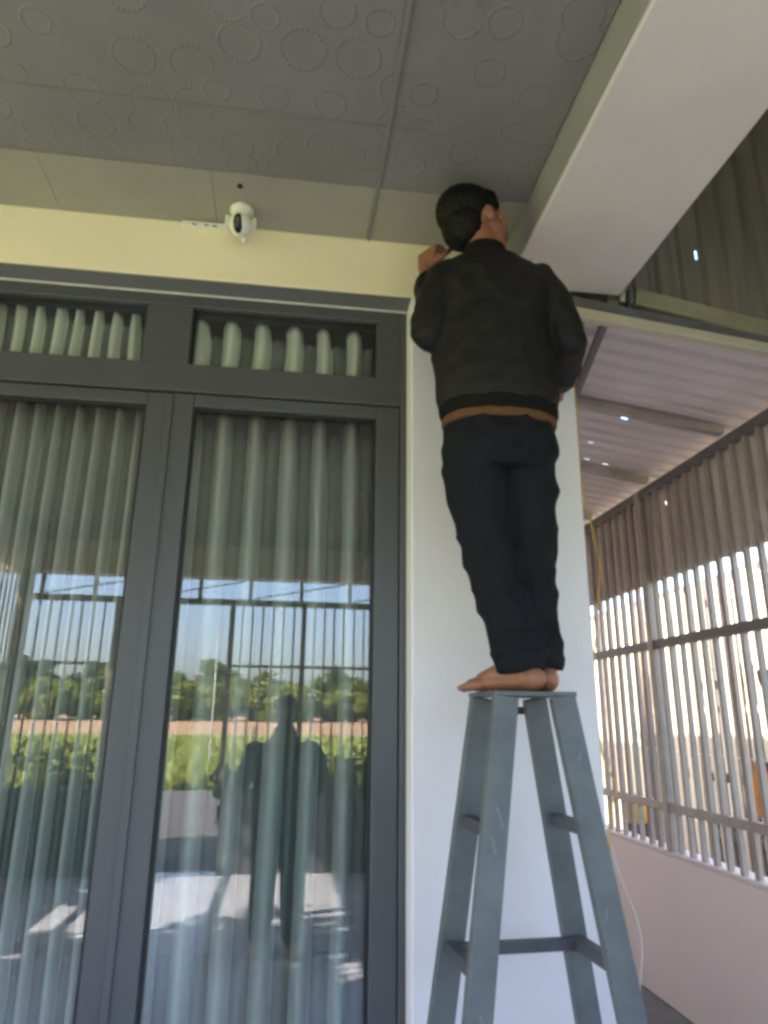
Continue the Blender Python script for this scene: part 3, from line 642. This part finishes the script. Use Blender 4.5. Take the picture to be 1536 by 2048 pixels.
PB = Vector((0.62, 1.85, 1.49))
man = thing('person', 'barefoot person in black jacket and dark trousers standing on the ladder top', 'person', PB)
b = MB(PB)
hf = Vector((0.94, 0.26, 0.24)); hu = Vector((-0.22, 0.06, 1))
at_ = head(b, (0.541, 1.875, 2.972), hf, hu)
b.tube([(0.572, 1.85, 2.76), (0.558, 1.855, 2.84), (0.540, 1.87, 2.93)], (0.062, 0.054, 0.054), 16)
def torso(mb, rows, n=28):
    rings = []
    for (z, cx, cy, rx, ry) in rows:
        rings.append([(cx + rx * (abs(cos(2 * pi * i / n)) ** 0.85) * (1 if cos(2 * pi * i / n) > 0 else -1), cy + ry * sin(2 * pi * i / n), z) for i in range(n)])
    mb.rings(rings)
torso(b, [(2.17, .583, 1.85, .13, .085), (2.22, .583, 1.85, .145, .095), (2.4, .575, 1.86, .15, .10), (2.6, .573, 1.86, .16, .105), (2.74, .58, 1.855, .15, .085), (2.79, .577, 1.85, .08, .06)])
b.tube([(.445, 1.85, 2.735), (.375, 1.837, 2.54)], (.045, .036), 12); b.tube([(.375, 1.837, 2.54), (.390, 1.925, 2.75), (.391, 1.955, 2.825)], (.036, .030, .026), 12)
b.tube([(.725, 1.85, 2.755), (.800, 1.828, 2.545)], (.046, .037), 12); b.tube([(.800, 1.828, 2.545), (.862, 2.02, 2.52), (.875, 2.06, 2.52)], (.037, .030, .026), 12)
hand(b, (.390, 1.960, 2.838), (0.10, 0.16, 1), (0.75, 0.65, -0.2), (0.4, -1.0, 0.1), 1.0, 0.62)
hand(b, (.878, 2.068, 2.522), (0.30, 1, 0.12), (-1, 0.35, 0.0), (0, 0.2, 1), 1.0, 0.5)
b.tube([(.515, 1.85, 2.10), (.54, 1.855, 1.86), (.585, 1.83, 1.69), (.604, 1.815, 1.56)], (.075, .052, .045, .034), 14)
b.tube([(.65, 1.85, 2.10), (.665, 1.865, 1.86), (.672, 1.872, 1.69), (.682, 1.860, 1.56)], (.075, .052, .045, .034), 14)
foot(b, (.604, 1.812, 1.4905), (-0.80, 0.60, 0), -1); foot(b, (.684, 1.858, 1.4905), (0.10, 1, 0), 1)
fuse(b, 'body', MT['skin'], man, 0.0042, 3)
# eyes, brows, lips are small parts of the face
for s in (-1, 1):
    m = MB(PB); m.ell(at_(0.0755, 0.030 * s, 0.001), Vector((.011, 0, 0)), Vector((0, .011, 0)), Vector((0, 0, .011)), 12, 8); e_ = m.build('eye', MT['eye'], man, smooth=True)
    m = MB(PB); m.ell(at_(0.0845, 0.030 * s, 0.001), Vector((.005, 0, 0)), Vector((0, .005, 0)), Vector((0, 0, .005)), 10, 7); m.build('iris', MT['hair'], e_, smooth=True)
    m = MB(PB); m.tube([at_(0.0925, 0.012 * s, 0.021), at_(0.087, 0.030 * s, 0.026), at_(0.076, 0.044 * s, 0.021)], 0.003, 8); m.build('eyebrow', MT['hair'], man, smooth=True)
m = MB(PB); m.tube([at_(0.088, -0.022, -0.0615), at_(0.0945, 0, -0.061), at_(0.088, 0.022, -0.0615)], 0.0042, 8); m.build('lips', MT['lip'], man, smooth=True)
# hair
h = MB(PB); F_ = (at_(1, 0, 0) - at_(0, 0, 0)); Rr = (at_(0, 1, 0) - at_(0, 0, 0)); U_ = (at_(0, 0, 1) - at_(0, 0, 0))
h.ell(at_(-0.024, 0, 0.042), F_ * 0.106, Rr * 0.087, U_ * 0.094, 24, 16)
h.ell(at_(-0.062, 0, -0.020), F_ * 0.062, Rr * 0.074, U_ * 0.075)
h.ell(at_(0.045, 0, 0.076), F_ * 0.052, Rr * 0.066, U_ * 0.040)
h.ell(at_(0.072, 0, 0.056), F_ * 0.024, Rr * 0.050, U_ * 0.026)
for s in (-1, 1): h.ell(at_(0.016, 0.066 * s, 0.036), F_ * 0.030, Rr * 0.016, U_ * 0.040); h.ell(at_(0.022, 0.071 * s, 0.0), F_ * 0.010, Rr * 0.007, U_ * 0.022)
fuse(h, 'hair', MT['hair'], man, 0.0045, 2, 0.003, 85, (1, 1, 0.4))
# jacket
j = MB(PB)
torso(j, [(2.268, .584, 1.85, .168, .108), (2.285, .584, 1.85, .176, .116), (2.33, .581, 1.852, .186, .128), (2.42, .576, 1.855, .187, .134), (2.55, .572, 1.86, .184, .135), (2.66, .574, 1.86, .190, .132), (2.73, .578, 1.857, .190, .120), (2.775, .580, 1.855, .166, .100), (2.805, .572, 1.853, .108, .085), (2.825, .564, 1.855, .074, .072)])
j.tube([(.438, 1.852, 2.738), (.398, 1.842, 2.64), (.374, 1.834, 2.535)], (.064, .065, .060), 16); j.tube([(.374, 1.838, 2.535), (.388, 1.90, 2.66), (.394, 1.945, 2.785)], (.060, .053, .041), 16)
j.tube([(.724, 1.852, 2.758), (.766, 1.84, 2.66), (.802, 1.825, 2.535)], (.064, .067, .061), 16); j.tube([(.802, 1.828, 2.535), (.848, 1.98, 2.515), (.868, 2.045, 2.515)], (.061, .053, .041), 16)
jk = fuse(j, 'jacket', MT['jacket'], man, 0.006, 3, 0.0065, 8, (1.1, 1, 1.25))
m = MB(PB); torso(m, [(2.818, .566, 1.855, .074, .073), (2.845, .560, 1.858, .069, .068), (2.862, .557, 1.860, .066, .066)]); fuse(m, 'collar', MT['rib'], man, 0.006, 2)
m = MB(PB); torso(m, [(2.262, .584, 1.85, .172, .112), (2.275, .584, 1.85, .179, .119), (2.305, .583, 1.851, .181, .122)]); fuse(m, 'hem_band', MT['rib'], man, 0.006, 2)
m = MB(PB); torso(m, [(2.238, .584, 1.85, .171, .111), (2.250, .584, 1.85, .1735, .1135), (2.275, .584, 1.85, .166, .108)]); fuse(m, 'shirt_hem', MT['hem'], man, 0.0055, 1, 0.002, 20)
# trousers
t_ = MB(PB)
torso(t_, [(2.10, .583, 1.852, .158, .112), (2.16, .583, 1.852, .172, .120), (2.21, .583, 1.85, .170, .116), (2.262, .584, 1.85, .162, .104)])
t_.tube([(.503, 1.85, 2.12), (.512, 1.852, 2.03), (.535, 1.856, 1.87), (.560, 1.845, 1.77), (.585, 1.832, 1.68), (.604, 1.822, 1.60), (.608, 1.82, 1.536)], (.090, .088, .075, .072, .070, .068, .064), 18, True, True)
t_.tube([(.662, 1.852, 2.12), (.660, 1.856, 2.03), (.664, 1.866, 1.87), (.667, 1.872, 1.77), (.668, 1.876, 1.68), (.678, 1.868, 1.60), (.682, 1.862, 1.538)], (.090, .088, .073, .069, .066, .064, .058), 18, True, True)
for (cx, cy, z, r) in ((.603, 1.822, 1.628, .077), (.607, 1.822, 1.588, .075), (.677, 1.870, 1.618, .066), (.681, 1.864, 1.578, .062)):
    t_.ell((cx, cy, z), (r, 0, 0), (0, r, 0), (0.006, 0, 0.018))
fuse(t_, 'trousers', MT['trousers'], man, 0.006, 2, 0.0105, 9, (1, 1, 1.2))

# the photographer, seen only mirrored in the glass
QB = Vector((0.0, -0.36, 0.0))
ph = thing('person', 'photographer in dark shirt holding up a phone, mirrored in the right door glass', 'person', QB)
b = MB(QB)
pat = head(b, (0.0, -0.33, 1.435), (0, 1, 0.12), (0, 0, 1))
b.tube([(0, -0.37, 1.22), (0, -0.36, 1.30), (0, -0.345, 1.38)], (.062, .055, .055), 14)
torso(b, [(0.80, 0, -.37, .15, .11), (0.95, 0, -.37, .16, .11), (1.1, 0, -.37, .17, .115), (1.2, 0, -.37, .18, .10), (1.25, 0, -.37, .12, .08)])
for s in (-1, 1):
    b.tube([(.19 * s, -.37, 1.21), (.26 * s, -.28, 0.99), (.10 * s, -.10, 1.22), (.075 * s, -.07, 1.27)], (.045, .040, .030, .027), 12)
    hand(b, (.072 * s, -.066, 1.275), (-.25 * s, 0.25, 1), (-1 * s, 0.1, 0), (0, -1, 0.2), 1.0, 0.75)
    b.tube([(.085 * s, -.37, 0.82), (.095 * s, -.36, 0.45), (.10 * s, -.38, 0.08)], (.085, .055, .04), 14)
    foot(b, (.10 * s, -.38, 0.001), (.15 * s, 1, 0), -s)
fuse(b, 'body', MT['skin'], ph, 0.007, 3)
j = MB(QB)
torso(j, [(0.76, 0, -.37, .185, .135), (0.9, 0, -.37, .19, .14), (1.08, 0, -.37, .20, .14), (1.19, 0, -.37, .205, .125), (1.25, 0, -.37, .15, .10), (1.275, 0, -.368, .08, .075)])
for s in (-1, 1): j.tube([(.19 * s, -.37, 1.20), (.24 * s, -.31, 1.08), (.262 * s, -.28, 1.0), (.20 * s, -.20, 1.09)], (.068, .062, .056, .05), 14); j.tube([(.262 * s, -.28, 1.0), (.11 * s, -.11, 1.205), (.085 * s, -.085, 1.24)], (.054, .042, .038), 14)
fuse(j, 'shirt', MT['phot'], ph, 0.011, 4, 0.006, 9)
t_ = MB(QB)
for s in (-1, 1): t_.tube([(.085 * s, -.37, 0.84), (.095 * s, -.36, 0.45), (.10 * s, -.38, 0.10)], (.105, .085, .07), 16)
torso(t_, [(0.74, 0, -.37, .17, .125), (0.86, 0, -.37, .178, .13), (0.95, 0, -.37, .165, .12)])
fuse(t_, 'trousers', MT['trousers'], ph, 0.012, 3, 0.006, 8)
h = MB(QB); h.ell(pat(-0.02, 0, 0.045), Vector((0, .104, 0)), Vector((.086, 0, 0)), Vector((0, 0, .090))); h.ell(pat(-0.06, 0, -0.01), Vector((0, .06, 0)), Vector((.072, 0, 0)), Vector((0, 0, .07)))
fuse(h, 'hair', MT['hair'], ph, 0.008, 2, 0.004, 50)
po = thing('phone', 'dark phone held up by the photographer, mirrored in the door glass', 'phone', (0.0, -0.045, 1.37))
upv = Vector((0, -sin(P), cos(P)))
MB((0.0, -0.045, 1.37)).bar(CAM + upv * 0.022 + Vector((0, -0.030, 0)), CAM - upv * 0.135 + Vector((0, -0.030, 0)), 0.074, 0.008, (0, 1, 0.28)).build('case', MT['black'], po, bevel=0.003)

# ------------------------------------------------------------------ plants by the fence, trees beyond the field (all seen in the glass)
def leaves(mb_bm, centers, n, size, rnd, droop=0.3):
    for (c, r) in centers:
        for _ in range(n):
            d = Vector((rnd.gauss(0, 1), rnd.gauss(0, 1), rnd.gauss(0, 1))).normalized() * r * (rnd.random() ** 0.45)
            p = Vector(c) + Vector((d.x, d.y, d.z * 0.8)); s = size * rnd.uniform(0.6, 1.3)
            a = Vector((rnd.gauss(0, 1), rnd.gauss(0, 1), rnd.gauss(0, .6) - droop)).normalized(); bq = a.cross(Vector((rnd.gauss(0, 1), rnd.gauss(0, 1), rnd.gauss(0, 1)))).normalized()
            vs = [mb_bm.verts.new(p + v) for v in (a * -s, bq * s * 0.45, a * s, bq * -s * 0.45)]; mb_bm.faces.new(vs)
def tree_mesh(hgt, spread, nclump, leaf, seed, low=0.3):
    rnd = random.Random(seed); tb = MB(); th = hgt * 0.42
    tb.tube([(0, 0, -0.3), (0.08, 0.05, th * .5), (0.02, -0.05, th), (0.1, 0, hgt * .8)], (hgt * .03, hgt * .022, hgt * .017, hgt * .006), 10)
    cs = []
    for k in range(nclump):
        a = rnd.uniform(0, 2 * pi); q = rnd.random() ** 0.6; z = hgt * rnd.uniform(low, 0.95); rr = spread * (1 - abs(z / hgt - 0.6) * 1.1) * q
        c = Vector((rr * cos(a), rr * sin(a), z)); cs.append((c, spread * rnd.uniform(0.22, 0.38)))
        if k % 3 == 0: tb.tube([(0.03, 0, z * .7), c * .6 + Vector((0, 0, z * .32)), c], (hgt * .011, hgt * .007, hgt * .003), 7)
    bmesh.ops.recalc_face_normals(tb.bm, faces=tb.bm.faces); me = bpy.data.meshes.new('trunk'); tb.bm.to_mesh(me); tb.bm.free(); me.materials.append(MT['bark'])
    lb = bmesh.new(); leaves(lb, cs, 95, leaf, rnd); ml_ = bpy.data.meshes.new('crown'); lb.to_mesh(ml_); lb.free()
    return me, ml_
kinds = [('bright bushy tree low in the row beyond the field, mirrored in the glass', tree_mesh(3.1, 2.4, 26, 0.30, 1, 0.06), 'leafB'),
         ('mid green rounded tree in the row beyond the field, mirrored in the glass', tree_mesh(4.6, 2.6, 26, 0.30, 2, 0.12), 'leafA'),
         ('tall dark tree rising above the row beyond the field, mirrored in the glass', tree_mesh(5.9, 2.6, 28, 0.32, 3, 0.2), 'leafC')]
for lab, (tm, cm), lm in kinds: cm.materials.append(MT[lm])
rnd = random.Random(21)
def plant_tree(lab, tm, cm, p, s, group):
    t = thing('tree', lab, 'tree', p, group); t.rotation_euler.z = rnd.uniform(0, 6.28); t.scale = (s * 1.05, s * 1.05, s)
    link_mesh('trunk', tm, None, t); link_mesh('crown', cm, None, t)
for kd, cnt, y0 in ((0, 24, -73), (1, 20, -77), (2, 9, -83)):
    lab, (tm, cm), lm = kinds[kd]
    for k in range(cnt):
        plant_tree(lab, tm, cm, (-42 + (k + .5) * 68 / cnt + rnd.uniform(-1.2, 1.2), y0 - rnd.uniform(0, 3), 0.9), rnd.uniform(0.75, 1.2), 'trees beyond the field')
# trees at the left of the porch, whose shade dapples the floor
side = tree_mesh(5.8, 1.9, 46, 0.18, 9, 0.38); side[1].materials.append(MT['leafA'])
for k, (p, s) in enumerate((((-6.0, 2.3, -0.14), 1.0), ((-5.9, -2.3, -0.14), 0.9))):
    plant_tree(('leafy tree standing left of the porch nearer the house', 'leafy tree standing left of the porch nearer the field')[k], side[0], side[1], p, s, 'trees left of the porch')
def shrub(x, y, hgt, spread, seed, lm, label):
    rnd = random.Random(seed); t = thing('shrub', label, 'shrub', (x, y, -0.1), 'shrubs outside the front fence'); st = MB(); cs = []
    for k in range(7):
        a = rnd.uniform(0, 6.28); tip = Vector((spread * .6 * cos(a), spread * .4 * sin(a), hgt * rnd.uniform(.6, .95))); st.tube([(0, 0, 0), tip * .5 + Vector((0, 0, .1)), tip], (.014, .009, .004), 6)
        cs.append((tip, spread * .38)); cs.append((tip * .72, spread * .34))
    st.build('stem', MT['bark'], t); lb = bmesh.new(); leaves(lb, cs, 34, 0.062, rnd, 0.5); me = bpy.data.meshes.new('foliage'); lb.to_mesh(me); lb.free(); link_mesh('foliage', me, MT[lm], t)
shrub(-2.25, -3.35, 1.32, 0.62, 31, 'leafB', 'leafy shrub behind the narrow front panel, mirrored in the left glass')
shrub(-2.05, -3.25, 1.05, 0.42, 37, 'leafC', 'low dark shrub near the left corner post, mirrored in the left glass')
shrub(0.42, -3.3, 1.22, 0.55, 32, 'leafB', 'leafy shrub right of the photographer, mirrored in the right glass')
shrub(-0.42, -3.1, 1.02, 0.30, 33, 'leafC', 'small dark shrub by the gate opening, mirrored in the right glass')
shrub(1.0, -3.4, 1.25, 0.55, 34, 'leafA', 'leafy shrub at the right end of the front panel, mirrored in the glass')
cb = bmesh.new(); rnd = random.Random(77)
for _ in range(9000):
    y = -12 - 40 * rnd.random() ** 1.6; x = rnd.uniform(-0.42, 0.2) * (abs(y) + 6); p = Vector((x, y, -0.14)); hh = rnd.uniform(0.12, 0.5) * (1.0 if noise.noise(Vector((x * .35, y * .25, 0))) > -0.1 else 0.35)
    d_ = Vector((rnd.gauss(0, .35), rnd.gauss(0, .35), 1)).normalized() * hh; s_ = Vector((rnd.gauss(0, 1), rnd.gauss(0, 1), 0)).normalized() * rnd.uniform(.03, .09)
    cb.faces.new([cb.verts.new(v) for v in (p - s_ * .4, p + s_ * .4, p + d_ * .6 + s_, p + d_, p + d_ * .55 - s_)])
me = bpy.data.meshes.new('field_crop'); cb.to_mesh(me); cb.free(); tag(link_mesh('field_crop', me, MT['leafB']), None, None, None, 'stuff')
lpn = thing('lamp_pole', 'slender lamp pole standing in the green field, mirrored in the right glass', 'pole', (-2.35, -19.5, -0.14))
m = MB((-2.35, -19.5, -0.14)); m.tube([(-2.35, -19.5, -0.2), (-2.35, -19.5, 4.05)], (.035, .022), 10); m.build('mast', MT['pole'], lpn, smooth=True)
m = MB((-2.35, -19.5, -0.14)); m.bar((-2.35, -19.5, 4.05), (-2.16, -19.5, 4.12), 0.07, 0.10, (0, 1, 0)); m.build('lamp_head', MT['pole'], lpn, bevel=0.01)
for k, (x, y) in enumerate(((-4.2, -16), (-0.9, -14.5))):
    tag(MB((x, y, -0.14)).bar((x, y, -0.2), (x + 0.25 * (k - .5), y, 1.15), 0.05, 0.05).build('stake', MT['bark'], loc=(x, y, -0.14)), ('leaning wooden stake in the field by the lamp pole, mirrored', 'leaning wooden stake in the field nearer the porch, mirrored')[k], 'stake')
